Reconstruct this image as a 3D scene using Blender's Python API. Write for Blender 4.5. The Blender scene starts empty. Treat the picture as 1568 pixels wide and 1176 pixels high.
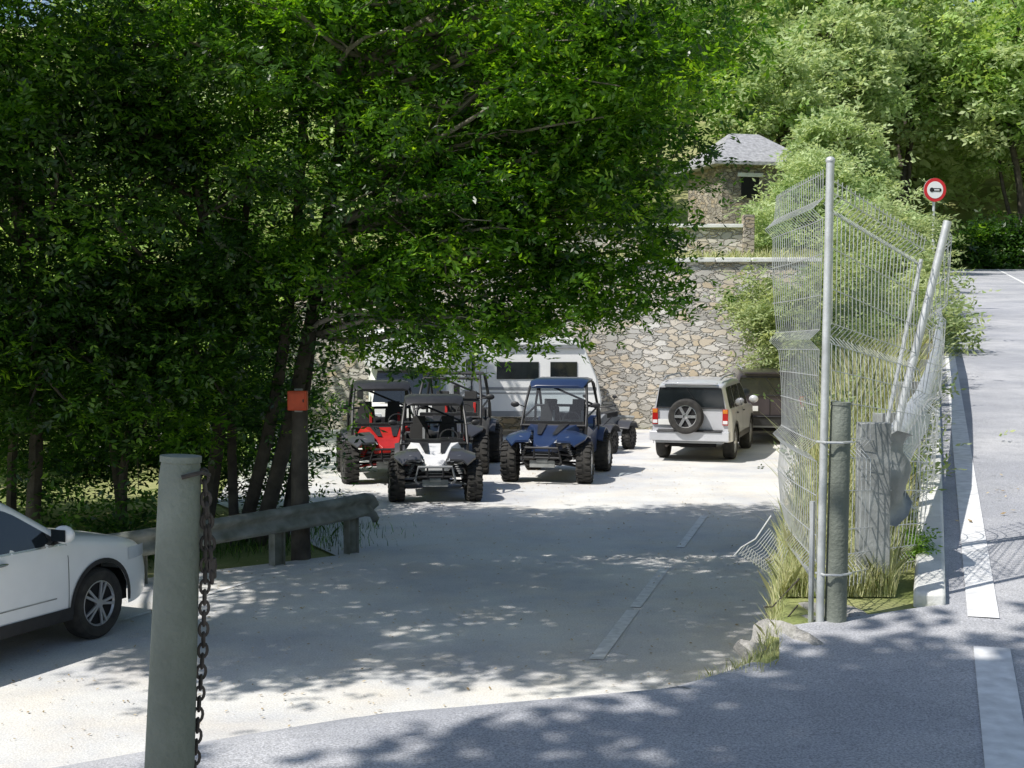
import bpy, math, random
import numpy as np
from mathutils import Vector, Matrix, Euler
rng=np.random.default_rng(7); random.seed(7)
sc=bpy.context.scene
COL=sc.collection
# ------------------------------------------------------------------ materials
def mat(name,col,rough=.6,metal=0,var=.15,scale=6,col2=None,bump=0,bscale=40,coat=0,detail=5,spec=.5):
    m=bpy.data.materials.new(name); m.use_nodes=True
    nt=m.node_tree; b=nt.nodes['Principled BSDF']
    g=nt.nodes.new('ShaderNodeTexCoord')
    n=nt.nodes.new('ShaderNodeTexNoise'); n.inputs['Scale'].default_value=scale; n.inputs['Detail'].default_value=detail
    nt.links.new(g.outputs['Object'],n.inputs['Vector'])
    r=nt.nodes.new('ShaderNodeValToRGB'); r.color_ramp.elements[0].position=.3; r.color_ramp.elements[1].position=.7
    c=np.array(col,float)
    if col2 is None:
        a=c*(1-var); d=np.minimum(c*(1+var),1)
    else: a=c; d=np.array(col2,float)
    r.color_ramp.elements[0].color=(*a,1); r.color_ramp.elements[1].color=(*d,1)
    nt.links.new(n.outputs['Fac'],r.inputs['Fac']); nt.links.new(r.outputs['Color'],b.inputs['Base Color'])
    b.inputs['Roughness'].default_value=rough; b.inputs['Metallic'].default_value=metal
    b.inputs['Coat Weight'].default_value=coat; b.inputs['Specular IOR Level'].default_value=spec
    if bump>0:
        n2=nt.nodes.new('ShaderNodeTexNoise'); n2.inputs['Scale'].default_value=bscale; n2.inputs['Detail'].default_value=6
        nt.links.new(g.outputs['Object'],n2.inputs['Vector'])
        bp=nt.nodes.new('ShaderNodeBump'); bp.inputs['Strength'].default_value=bump; bp.inputs['Distance'].default_value=.02
        nt.links.new(n2.outputs['Fac'],bp.inputs['Height']); nt.links.new(bp.outputs['Normal'],b.inputs['Normal'])
    return m
def leafmat(name,dark,light,trans=None,tf=.45,simple=True,hot=None):
    m=bpy.data.materials.new(name); m.use_nodes=True
    nt=m.node_tree; b=nt.nodes['Principled BSDF']; out=nt.nodes['Material Output']
    a=nt.nodes.new('ShaderNodeAttribute'); a.attribute_name='lv'
    r=nt.nodes.new('ShaderNodeValToRGB'); r.color_ramp.elements[0].color=(*dark,1); r.color_ramp.elements[1].color=(*(hot or light),1)
    if hot:
        e=r.color_ramp.elements.new(.8); e.color=(*light,1)  # top stop: light shining through leaves, put into their colour
    nt.nodes.remove(b); b=nt.nodes.new('ShaderNodeBsdfDiffuse'); nt.links.new(r.outputs['Color'],b.inputs['Color'])
    base=b
    if not simple:
        gl=nt.nodes.new('ShaderNodeBsdfGlossy'); gl.inputs['Roughness'].default_value=.38
        ms=nt.nodes.new('ShaderNodeMixShader'); ms.inputs[0].default_value=.07; nt.links.new(b.outputs[0],ms.inputs[1]); nt.links.new(gl.outputs[0],ms.inputs[2]); base=ms
    nt.links.new(a.outputs['Fac'],r.inputs['Fac'])
    t=nt.nodes.new('ShaderNodeBsdfTranslucent')
    mx=nt.nodes.new('ShaderNodeMix'); mx.data_type='RGBA'; mx.blend_type='MULTIPLY'; mx.inputs[0].default_value=1
    k=trans or (2.6,2.4,.9)
    mx.inputs[7].default_value=(*k,1); nt.links.new(r.outputs['Color'],mx.inputs[6]); nt.links.new(mx.outputs[2],t.inputs['Color'])
    s=nt.nodes.new('ShaderNodeMixShader'); s.inputs[0].default_value=tf
    nt.links.new(base.outputs[0],s.inputs[1]); nt.links.new(t.outputs[0],s.inputs[2]); nt.links.new(s.outputs[0],out.inputs['Surface'])
    return m
def stonemat(name,c1,c2,mortar,scale=2.6,zs=1.7,mid=(.62,.52,.38)):
    m=bpy.data.materials.new(name); m.use_nodes=True
    nt=m.node_tree; b=nt.nodes['Principled BSDF']
    g=nt.nodes.new('ShaderNodeNewGeometry')
    mp=nt.nodes.new('ShaderNodeMapping'); mp.inputs['Scale'].default_value=(1,1,zs)
    nt.links.new(g.outputs['Position'],mp.inputs['Vector'])
    nz=nt.nodes.new('ShaderNodeTexNoise'); nz.inputs['Scale'].default_value=3.5
    nt.links.new(mp.outputs[0],nz.inputs['Vector'])
    ad=nt.nodes.new('ShaderNodeMixRGB'); ad.blend_type='ADD'; ad.inputs[0].default_value=.4
    nt.links.new(mp.outputs[0],ad.inputs[1]); nt.links.new(nz.outputs['Color'],ad.inputs[2])
    v=nt.nodes.new('ShaderNodeTexVoronoi'); v.inputs['Scale'].default_value=scale
    e=nt.nodes.new('ShaderNodeTexVoronoi'); e.feature='DISTANCE_TO_EDGE'; e.inputs['Scale'].default_value=scale
    nt.links.new(ad.outputs[0],v.inputs['Vector']); nt.links.new(ad.outputs[0],e.inputs['Vector'])
    r=nt.nodes.new('ShaderNodeValToRGB'); r.color_ramp.elements[0].color=(*c1,1); r.color_ramp.elements[1].color=(*c2,1)
    el=r.color_ramp.elements.new(.55); el.color=(*mid,1)
    el=r.color_ramp.elements.new(.4); el.color=tuple((np.array(c1)+np.array(c2))/2)+(1,)
    sp=nt.nodes.new('ShaderNodeSeparateColor'); nt.links.new(v.outputs['Color'],sp.inputs[0]); nt.links.new(sp.outputs[0],r.inputs['Fac'])
    rm=nt.nodes.new('ShaderNodeValToRGB'); rm.color_ramp.elements[0].position=.01; rm.color_ramp.elements[1].position=.1
    nt.links.new(e.outputs['Distance'],rm.inputs['Fac'])
    mx=nt.nodes.new('ShaderNodeMixRGB'); mx.inputs[1].default_value=(*mortar,1)
    nt.links.new(rm.outputs[0],mx.inputs[0]); nt.links.new(r.outputs[0],mx.inputs[2])
    n4=nt.nodes.new('ShaderNodeTexNoise'); n4.inputs['Scale'].default_value=.6; n4.inputs['Detail'].default_value=6; nt.links.new(g.outputs['Position'],n4.inputs['Vector'])
    r4=nt.nodes.new('ShaderNodeValToRGB'); r4.color_ramp.elements[0].color=(.7,.68,.64,1); r4.color_ramp.elements[0].position=.35; r4.color_ramp.elements[1].position=.6; nt.links.new(n4.outputs['Fac'],r4.inputs['Fac'])
    m4=nt.nodes.new('ShaderNodeMixRGB'); m4.blend_type='MULTIPLY'; m4.inputs[0].default_value=.8; nt.links.new(mx.outputs[0],m4.inputs[1]); nt.links.new(r4.outputs[0],m4.inputs[2])
    nt.links.new(m4.outputs[0],b.inputs['Base Color'])
    bp=nt.nodes.new('ShaderNodeBump'); bp.inputs['Strength'].default_value=1; bp.inputs['Distance'].default_value=.08
    nt.links.new(rm.outputs[0],bp.inputs['Height']); nt.links.new(bp.outputs[0],b.inputs['Normal'])
    b.inputs['Roughness'].default_value=.9
    return m
def groundmat(name,a,b_,c_,s1=.4,s2=6,fine=60,rough=.95,bump=.4,p=(.42,.6),fm=.35,cf=.6,bd=.015):
    m=bpy.data.materials.new(name); m.use_nodes=True
    nt=m.node_tree; b=nt.nodes['Principled BSDF']
    g=nt.nodes.new('ShaderNodeNewGeometry')
    def noise(s,d=6):
        n=nt.nodes.new('ShaderNodeTexNoise'); n.inputs['Scale'].default_value=s; n.inputs['Detail'].default_value=d; n.inputs['Roughness'].default_value=.65
        nt.links.new(g.outputs['Position'],n.inputs['Vector']); return n
    n1=noise(s1); n2=noise(s2); n3=noise(fine,3)
    def ramp(n,p0,p1):
        r=nt.nodes.new('ShaderNodeValToRGB'); r.color_ramp.elements[0].position=p0; r.color_ramp.elements[1].position=p1
        nt.links.new(n.outputs['Fac'],r.inputs['Fac']); return r
    r1=ramp(n1,*p); r2=ramp(n2,.45,.7); r3=ramp(n3,.3,.7)
    m1=nt.nodes.new('ShaderNodeMixRGB'); m1.inputs[1].default_value=(*a,1); m1.inputs[2].default_value=(*b_,1); nt.links.new(r1.outputs[0],m1.inputs[0])
    m2=nt.nodes.new('ShaderNodeMixRGB'); m2.inputs[2].default_value=(*c_,1); nt.links.new(m1.outputs[0],m2.inputs[1])
    mu=nt.nodes.new('ShaderNodeMath'); mu.operation='MULTIPLY'; mu.inputs[1].default_value=cf; nt.links.new(r2.outputs[0],mu.inputs[0]); nt.links.new(mu.outputs[0],m2.inputs[0])
    m3=nt.nodes.new('ShaderNodeMixRGB'); m3.blend_type='MULTIPLY'; m3.inputs[0].default_value=fm; nt.links.new(m2.outputs[0],m3.inputs[1]); nt.links.new(r3.outputs[0],m3.inputs[2])
    nt.links.new(m3.outputs[0],b.inputs['Base Color'])
    bp=nt.nodes.new('ShaderNodeBump'); bp.inputs['Strength'].default_value=bump; bp.inputs['Distance'].default_value=bd
    nt.links.new(n3.outputs['Fac'],bp.inputs['Height']); nt.links.new(bp.outputs[0],b.inputs['Normal'])
    b.inputs['Roughness'].default_value=rough; b.inputs['Specular IOR Level'].default_value=.2
    return m
M={}
M['ground']=groundmat('ground_soil',(.26,.31,.10),(.46,.44,.22),(.2,.25,.08))
M['lot']=groundmat('dusty_asphalt',(.58,.59,.62),(.84,.83,.79),(.80,.72,.60),s1=.35,s2=1.1,fine=55,p=(.36,.6),fm=.30,cf=.5)
M['road']=groundmat('asphalt',(.52,.53,.57),(.70,.70,.72),(.44,.45,.48),s1=.5,s2=3,fine=110,bump=.6,fm=.6,bd=.008)
M['verge']=groundmat('dry_verge',(.66,.57,.42),(.55,.5,.32),(.7,.64,.52),s1=1.2,s2=8,fine=60)
M['rock']=groundmat('rough_concrete',(.5,.48,.45),(.38,.37,.34),(.6,.58,.54),s1=3,s2=14,fine=50,bump=1)
M['paintw']=mat('white_road_paint',(.60,.60,.60),.8,col2=(.86,.86,.86),scale=12,bump=.1)
M['stone']=stonemat('rubble_stone',(.50,.48,.44),(.84,.81,.76),(.66,.63,.57),scale=3.1,zs=2.1,mid=(.7,.58,.42))
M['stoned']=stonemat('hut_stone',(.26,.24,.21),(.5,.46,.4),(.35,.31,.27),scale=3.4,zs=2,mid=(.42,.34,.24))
M['cap']=mat('wall_cap',(.7,.7,.67),.9,var=.15,scale=4,bump=.3)
M['slate']=mat('slate_roof',(.34,.34,.35),.7,var=.3,scale=8,bump=.4,bscale=12)
M['bark']=mat('bark',(.04,.033,.027),.95,col2=(.105,.09,.07),scale=5,bump=.8,bscale=22)
M['barkl']=mat('pale_bark',(.12,.105,.085),.9,col2=(.32,.29,.24),scale=6,bump=.6,bscale=22)
M['leaf']=leafmat('leaf_green',(.022,.085,.006),(.16,.34,.03),(2.6,2.3,.5),tf=.45,simple=False,hot=(.34,.52,.07))
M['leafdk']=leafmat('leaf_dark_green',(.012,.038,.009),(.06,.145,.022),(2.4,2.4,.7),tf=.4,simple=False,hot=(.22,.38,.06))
M['leafpale']=leafmat('leaf_hazed_green',(.28,.40,.16),(.66,.75,.44),(1.25,1.2,.85))  # background haze is put into this pale leaf colour
M['leafbr']=leafmat('leaf_bright_green',(.09,.2,.035),(.36,.54,.14),(1.7,1.6,.6))
M['leafft']=leafmat('leaf_sunlit_green',(.18,.32,.08),(.54,.69,.28),(1.5,1.4,.7))
M['leafol']=leafmat('leaf_olive_green',(.20,.29,.12),(.56,.62,.34),(1.3,1.25,.8))
M['grass']=leafmat('dry_grass',(.32,.40,.15),(.80,.77,.50),(1.2,1.1,.7),tf=.35)
M['steel']=mat('galvanised_steel',(.6,.61,.61),.5,.5,var=.15,scale=12,bump=.1)
M['steeld']=mat('weathered_steel',(.30,.31,.30),.65,.3,var=.3,scale=7,bump=.2)
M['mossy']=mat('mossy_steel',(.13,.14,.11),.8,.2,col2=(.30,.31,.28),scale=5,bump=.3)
M['post']=mat('weathered_post',(.23,.25,.215),.75,.1,col2=(.12,.135,.112),scale=5,bump=.35,bscale=60)
M['rust']=mat('rusty_iron',(.05,.045,.04),.7,.6,col2=(.13,.11,.10),scale=25,bump=.3)
M['tyre']=mat('tyre_rubber',(.018,.018,.018),.9,var=.3,scale=10,bump=.2,col2=(.05,.047,.042))
M['blk']=mat('black_plastic',(.02,.02,.022),.5,var=.3,scale=10)
M['dark']=mat('dark_shadow_plastic',(.008,.008,.009),.9)
M['glass']=mat('tinted_glass',(.012,.016,.018),.06,0,var=.2,scale=1,spec=.9)
M['chrome']=mat('alloy_metal',(.6,.6,.6),.25,.95,var=.1)
M['alloy']=mat('alloy_paint',(.5,.5,.51),.3,.6,var=.1)
M['white']=mat('white_car_paint',(.85,.86,.87),.28,var=.02,coat=.6)
M['silver']=mat('silver_car_paint',(.58,.59,.62),.32,.2,var=.04,coat=.5)
M['darkp']=mat('dark_car_paint',(.045,.035,.045),.3,.2,coat=.5)
M['blue']=mat('blue_body_plastic',(.014,.03,.085),.35,coat=.3,var=.1)
M['blue2']=mat('blue_roof_plastic',(.015,.03,.08),.3,coat=.3,var=.1)
M['red']=mat('red_plastic',(.42,.018,.014),.4,var=.15)
M['whitep']=mat('white_plastic',(.7,.7,.7),.45,var=.05)
M['gunm']=mat('gunmetal_plastic',(.05,.05,.055),.4,var=.1,coat=.3)
M['gel']=mat('motorhome_white',(.80,.80,.78),.45,var=.04,scale=2)
M['grey']=mat('grey_trim',(.25,.26,.27),.5,var=.1)
M['seat']=mat('seat_fabric',(.03,.03,.03),.9)
M['tail']=mat('tail_light_red',(.38,.012,.01),.2,coat=.5)
M['amber']=mat('amber_lens',(.6,.2,.02),.25,coat=.4)
M['lamp']=mat('headlamp_lens',(.75,.77,.8),.12,.3,var=.1,coat=.8)
M['plate']=mat('plate_white',(.75,.75,.72),.5,var=.03)
M['signr']=mat('sign_red',(.6,.02,.03),.4,var=.03)
M['signw']=mat('sign_white',(.85,.85,.85),.4,var=.02)
M['box']=mat('orange_red_box',(.62,.09,.03),.6,var=.15)
# ------------------------------------------------------------------ mesh helpers
class MB:
    def __init__(s): s.v=[];s.f=[];s.m=[];s.mats=[]
    def mi(s,m):
        m=M[m] if isinstance(m,str) else m
        if m not in s.mats: s.mats.append(m)
        return s.mats.index(m)
    def add(s,vs,fs,m):
        o=len(s.v); s.v+= [tuple(v) for v in vs]; k=s.mi(m)
        for f in fs: s.f.append([i+o for i in f]); s.m.append(k)
    def box(s,c,sz,m,rot=(0,0,0),top=1.0):
        R=Euler(rot).to_matrix(); c=Vector(c); vs=[]
        for z in(-1,1):
            k=top if z>0 else 1
            for x,y in((-1,-1),(1,-1),(1,1),(-1,1)): vs.append(c+R@Vector((x*sz[0]/2*k,y*sz[1]/2*k,z*sz[2]/2)))
        s.add(vs,[(3,2,1,0),(4,5,6,7),(0,1,5,4),(1,2,6,5),(2,3,7,6),(3,0,4,7)],m)
    def loft(s,rings,m,cap=True,closed=True):
        n=len(rings[0]); vs=[p for r in rings for p in r]; fs=[]
        for i in range(len(rings)-1):
            for j in range(n if closed else n-1):
                k=(j+1)%n; fs.append((i*n+j,i*n+k,(i+1)*n+k,(i+1)*n+j))
        if cap: fs.append(tuple(reversed(range(n)))); fs.append(tuple(range((len(rings)-1)*n,len(rings)*n)))
        s.add(vs,fs,m)
    def tube(s,path,r,m,n=8,closed=False):
        P=[Vector(p) for p in path]; k=len(P)
        rr=list(r) if hasattr(r,'__len__') else [r]*k
        rings=[]; t=None; nrm=None
        for i in range(k):
            if closed: d=(P[(i+1)%k]-P[i-1])
            else: d=P[min(i+1,k-1)]-P[max(i-1,0)]
            if d.length<1e-9: d=Vector((0,0,1))
            d.normalize()
            if nrm is None: nrm=d.orthogonal().normalized()
            else:
                nrm=nrm-d*nrm.dot(d)
                nrm=nrm.normalized() if nrm.length>1e-6 else d.orthogonal().normalized()
            b=d.cross(nrm)
            rings.append([P[i]+(nrm*math.cos(a)+b*math.sin(a))*rr[i] for a in [2*math.pi*j/n for j in range(n)]])
        if closed: rings.append(rings[0])
        s.loft(rings,m,cap=not closed)
    def lathe(s,prof,m,c=(0,0,0),axis='x',n=28,cap=True):
        rings=[]
        for r,h in prof:
            ring=[]
            for j in range(n):
                a=2*math.pi*j/n; u,v=r*math.cos(a),r*math.sin(a)
                p={'x':(h,u,v),'y':(u,h,v),'z':(u,v,h)}[axis]
                ring.append((p[0]+c[0],p[1]+c[1],p[2]+c[2]))
            rings.append(ring)
        s.loft(rings,m,cap)
    def ell(s,c,r,m,n=12):
        prof=[(math.sin(math.pi*i/n),-math.cos(math.pi*i/n)) for i in range(n+1)]
        rings=[[(c[0]+r[0]*max(a,.01)*math.cos(2*math.pi*j/16),c[1]+r[1]*max(a,.01)*math.sin(2*math.pi*j/16),c[2]+r[2]*h) for j in range(16)] for a,h in prof]
        s.loft(rings,m)
    def obj(s,name,parent=None,bevel=0,ang=35,loc=None,rot=None):
        me=bpy.data.meshes.new(name); me.from_pydata(s.v,[],s.f); me.update()
        for m in s.mats: me.materials.append(m)
        me.polygons.foreach_set('material_index',s.m)
        me.polygons.foreach_set('use_smooth',[True]*len(s.f)); me.set_sharp_from_angle(angle=math.radians(ang))
        o=bpy.data.objects.new(name,me); COL.objects.link(o)
        if parent: o.parent=parent
        if loc: o.location=loc
        if rot: o.rotation_euler=rot
        if bevel:
            b=o.modifiers.new('b','BEVEL'); b.width=bevel; b.segments=2; b.limit_method='ANGLE'; b.angle_limit=math.radians(35)
        return o
def grp(name,loc=(0,0,0),rz=0,scale=1,rx=0,ry=0):
    e=bpy.data.objects.new(name,None); COL.objects.link(e); e.location=loc; e.rotation_euler=(rx,ry,rz); e.scale=(scale,)*3; e.empty_display_size=.2
    return e
def sm(t): t=np.clip(t,0,1); return t*t*(3-2*t)
# ------------------------------------------------------------------ terrain
EDGE=np.array([(-60,2),(-3,3.8),(-1.2,4.8),(-.4,5.2),(.8,5.6),(1.16,6.0),(1.36,6.9),(1.66,8.2),(2.1,9.7),(3.95,15),(8.4,30),(17,57),(24,80),(60,200)],float)
def line_x(y): return .27+.307*y
def R_(y): return 1.2+.06*np.minimum(y,80)
WY=[3,5.5,6.3,7,9.7,15,30,60]; WV=[3,3,.9,.22,.28,1.0,2.0,5]
def H(x,y):
    x=np.asarray(x,float); y=np.asarray(y,float); x,y=np.broadcast_arrays(x,y)
    best=np.full(x.shape,1e9); sgn=np.zeros(x.shape)
    for (x0,y0),(x1,y1) in zip(EDGE[:-1],EDGE[1:]):
        dx,dy=x1-x0,y1-y0; t=np.clip(((x-x0)*dx+(y-y0)*dy)/(dx*dx+dy*dy),0,1)
        d=np.hypot(x-x0-t*dx,y-y0-t*dy); c=dx*(y-y0)-dy*(x-x0)
        u=d<best; best=np.where(u,d,best); sgn=np.where(u,np.sign(c),sgn)
    w=np.interp(y,WY,WV)
    s=np.where(sgn>0,sm(best/w),0)
    lot=np.where(y>38.75,4.6+.13*(y-38.75)+.2*np.clip(y-60,0,70),0)
    road=R_(y)+np.clip(x-(line_x(y)+8),0,60)*.35
    h=lot*s+road*(1-s)
    h=h+.38*np.clip(y-82,0,90)*(1-s)
    return h
def gridmesh(name,X,Y,Z,m):
    nv,nu=X.shape
    v=np.stack([X,Y,Z],-1).reshape(-1,3)
    i=np.arange((nv-1)*(nu-1)); r=i//(nu-1); c=i%(nu-1); a=r*nu+c
    f=np.stack([a,a+1,a+nu+1,a+nu],1)
    me=bpy.data.meshes.new(name); me.from_pydata(v.tolist(),[],f.tolist()); me.update()
    me.polygons.foreach_set('use_smooth',[True]*len(f)); me.materials.append(M[m])
    o=bpy.data.objects.new(name,me); COL.objects.link(o); return o
xs=np.concatenate([np.linspace(-400,-40,20),np.linspace(-38,-8,40),np.arange(-7.8,0,.2),np.arange(0,5,.08),np.arange(5,14,.2),np.linspace(14.5,45,60),np.linspace(50,400,20)])
ys=np.concatenate([np.linspace(-300,-12,12),np.arange(-10,2,1),np.arange(2,40,.15),np.linspace(40.5,130,120),np.linspace(140,500,20)])
X,Y=np.meshgrid(xs,ys); gridmesh('ground',X,Y,H(X,Y)-.01,'ground')
def edge_x(y): return np.interp(y,EDGE[4:,1],EDGE[4:,0])
ys=np.arange(5.8,38.4,.15); T=np.linspace(0,1,70)
lx=np.interp(ys,[5.8,9,12,15,17.8,19,23,38],[-14,-12,-9,-6,-2.3,-2.9,-5,-7])
wv=np.interp(ys,WY,WV)
rx=edge_x(ys)-wv*np.interp(ys,[6,6.6,10],[.3,1.0,1.0])
X=lx[:,None]*(1-T)+rx[:,None]*T; Y=np.repeat(ys[:,None],70,1)
gridmesh('parking_lot',X,Y,H(X,Y)+.016,'lot')
P=[]; E=EDGE[:6]
for i in range(1,5):
    for t in np.linspace(0,1,20)[:-1 if i<4 else None]: P.append(E[i]*(1-t)+E[i+1]*t)
P=[np.array((-14,3.5)),np.array((-8,3.6)),np.array((-5,3.7))]+P
P=np.array(P); D=np.gradient(P,axis=0); N=np.stack([-D[:,1],D[:,0]],1); N/=np.linalg.norm(N,axis=1,keepdims=True)
T=np.linspace(-.12,3.6,60); kk=np.interp(P[:,0],[.3,1.2],[1,.35])[:,None]
X=P[:,0][:,None]+N[:,0][:,None]*T*kk; Y=P[:,1][:,None]+N[:,1][:,None]*T*kk
gridmesh('gravel_ramp',X,Y,H(X,Y)+np.interp(T,[-.12,.3,3.0,3.6],[.004,.022,.022,.004])[None,:],'road')
ys2=np.arange(9.0,34,.15); T=np.linspace(0,1,8)
w2=np.interp(ys2,WY,WV)
r0=edge_x(ys2)-w2*.3; l0=edge_x(ys2)-w2*1.0-.12-.15*np.sin(ys2*1.7)*np.sin(ys2*.6+1)
X=l0[:,None]*(1-T)+r0[:,None]*T; Y=np.repeat(ys2[:,None],8,1)
gridmesh('gravel_verge',X,Y,H(X,Y)+.028,'verge')
ys=np.concatenate([[-30,-10,0,3.4,4.2,4.9,5.3,5.7,6.1,6.6,7.0],np.arange(7.2,82,1.)])
lx=np.where(ys<7.1,np.interp(ys,[-30,-10,3.4,4.2,4.9,5.3,5.7,6.1,6.6,7.0],[-60,-30,-4,-2.2,-.95,0,.85,1.2,1.3,2.2]),line_x(ys)-.25)
T=np.linspace(0,1,10); X=lx[:,None]*(1-T)+(line_x(ys)+7.4)[:,None]*T; Y=np.repeat(ys[:,None],10,1)
gridmesh('road',X,Y,R_(Y)+.012,'road')
def strip(mb,pts,w,zf,m='paintw'):
    L=[];Rr=[]
    for i,(x,y) in enumerate(pts):
        a=pts[max(i-1,0)];b=pts[min(i+1,len(pts)-1)]
        d=Vector((b[0]-a[0],b[1]-a[1])).normalized(); n=Vector((-d.y,d.x))*w/2
        L.append((x+n.x,y+n.y,zf(x,y))); Rr.append((x-n.x,y-n.y,zf(x,y)))
    n=len(pts); mb.add(L+Rr,[(n+i,n+i+1,i+1,i) for i in range(n-1)],m)
mb=MB()
zr=lambda x,y:float(R_(y))+.018
strip(mb,[(line_x(y),y) for y in np.arange(6.75,80,.8)],.15,zr)
strip(mb,[(line_x(y)+.02,y) for y in (3.5,4.5,5.2,6.25)],.16,zr)
strip(mb,[(line_x(y)+3.4,y) for y in np.arange(3,80,.8)],.12,zr)
mb.obj('road_marking')
mb=MB(); zl=lambda x,y:float(H(x,y))+.024
def seg(y0,y1): 
    a=np.linspace(y0,y1,8); return [(.81+(y-12.5)*.248,y) for y in a]
strip(mb,seg(12.3,14.4),.13,zl); strip(mb,seg(14.55,16.9),.12,zl); strip(mb,seg(18.4,21.4),.11,zl)
strip(mb,[(-4.0,13.9),(-3.0,16.2)],.06,zl)
mb.obj('lane_marking')
mb=MB(); y=7.0
while y<60:
    L=1.0
    c=(line_x(y+L/2)-.27,y+L/2,float(R_(y+L/2))+.01)
    mb.box(c,(.16,L*1.03,.13),'cap',rot=(math.atan(.06),0,-math.atan(.307))); y+=L*.985
mb.obj('kerb',bevel=.02)
def lump(name,c,r,m,seed,amp=.25):
    rg=np.random.default_rng(seed); mb=MB(); n=16; k=24; rings=[]
    ph=rg.uniform(0,6,(6,3)); fr=rg.uniform(1,6,(6,3))
    for i in range(n+1):
        a=math.pi*i/n; ring=[]
        for j in range(k):
            b=2*math.pi*j/k; d=np.array((math.sin(a)*math.cos(b),math.sin(a)*math.sin(b),-math.cos(a)))
            q=1+amp*sum(math.sin(fr[t]@d*1.5+ph[t,0]) for t in range(6))/3
            ring.append(tuple(np.array(c)+d*np.array(r)*q))
        rings.append(ring)
    mb.loft(rings,m); return mb.obj(name,ang=35)
lump('concrete_footing',(1.36,6.6,1.38),(.25,.5,.22),'rock',1,.2)
lump('rock',(1.12,6.1,1.16),(.12,.24,.2),'rock',5)
lump('rock',(1.62,6.95,1.55),(.2,.25,.08),'rock',8)
# ------------------------------------------------------------------ vegetation
def mesh_quads(name,V,lv,m,parent=None,nv=4):
    n=len(V)//nv
    me=bpy.data.meshes.new(name); me.vertices.add(len(V)); me.vertices.foreach_set('co',V.astype(np.float32).ravel())
    me.loops.add(len(V)); me.loops.foreach_set('vertex_index',np.arange(len(V),dtype=np.int32))
    me.polygons.add(n); me.polygons.foreach_set('loop_start',np.arange(0,len(V),nv,dtype=np.int32))
    try: me.polygons.foreach_set('loop_total',np.full(n,nv,dtype=np.int32))
    except Exception: pass
    me.update(calc_edges=True)
    at=me.attributes.new('lv','FLOAT','FACE'); at.data.foreach_set('value',lv.astype(np.float32))
    me.materials.append(M[m]); o=bpy.data.objects.new(name,me); COL.objects.link(o)
    if parent: o.parent=parent
    return o
def unit(a): return a/np.maximum(np.linalg.norm(a,axis=-1,keepdims=True),1e-9)
def clusters(ells,n,p=.36):
    E=np.array(ells,float); vol=E[:,3]*E[:,4]*E[:,5]; w=vol**.8; k=rng.choice(len(E),n,p=w/w.sum())
    u=unit(rng.normal(size=(n,3))); r=rng.random(n)**p
    c=E[k,:3]+u*r[:,None]*E[k,3:6]
    bad=(c[:,0]>-3.35)&(c[:,0]<-2.15)&(c[:,2]>1.2)&(c[:,2]<2.65)&(c[:,1]>15.5)&(c[:,1]<17.9)  # clearing round the marker post
    return c[~bad]
def foliage(name,cl,clr,per,ll,m,parent=None,K=7,flat=.55,lw=.40,droop=-.25,lvs=.2):
    n=len(cl); size=rng.uniform(.55,1.35,n)
    pos=np.repeat(cl,per,0)+rng.normal(size=(n*per,3))*clr*np.array([1,1,flat])*np.repeat(size,per)[:,None]
    cv=np.repeat(rng.normal(.42,.22,n),per)
    N=len(pos)
    d=rng.normal(size=(N,3)); d[:,2]=d[:,2]*.45+droop; d=unit(d)
    up=unit(np.array([0,0,1.])+rng.normal(size=(N,3))*.45)
    s=unit(np.cross(d,up)); nn=np.cross(s,d)
    L=ll*rng.uniform(.7,1.3,N)
    out=[];lv=[]
    for k in range(K):
        sg=0 if k==K-1 else (1 if k%2 else -1)
        t=(k//2+1)/(K//2+1)
        base=pos+d*(t*L*2.2)[:,None]
        a=unit(d*(.55 if sg else 1)+s*(sg*.9)+rng.normal(size=(N,3))*.22)
        w=unit(np.cross(nn+rng.normal(size=(N,3))*.3,a))*(L*lw/2)[:,None]
        tip=base+a*L[:,None]; mid=base+a*(L*.45)[:,None]-nn*(L*.06)[:,None]
        q=np.stack([base,mid+w,tip,mid-w],1); out.append(q.reshape(-1,3)); lv.append(np.clip(cv+rng.normal(0,lvs,N),0,1))
    return mesh_quads(name,np.concatenate(out),np.concatenate(lv),m,parent)
def limb(mb,a,b,r0,r1,m,bend=.12,n=7):
    a=np.array(a,float); b=np.array(b,float); L=np.linalg.norm(b-a); off=rng.normal(size=3)*bend*L; off[2]=abs(off[2])*.5
    o2=rng.normal(size=3)*bend*.35*L
    pts=[a+(b-a)*t+off*math.sin(math.pi*t)+o2*math.sin(2*math.pi*t) for t in np.linspace(0,1,n)]
    mb.tube(pts,[r0+(r1-r0)*t for t in np.linspace(0,1,n)],m,n=6); return pts
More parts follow.
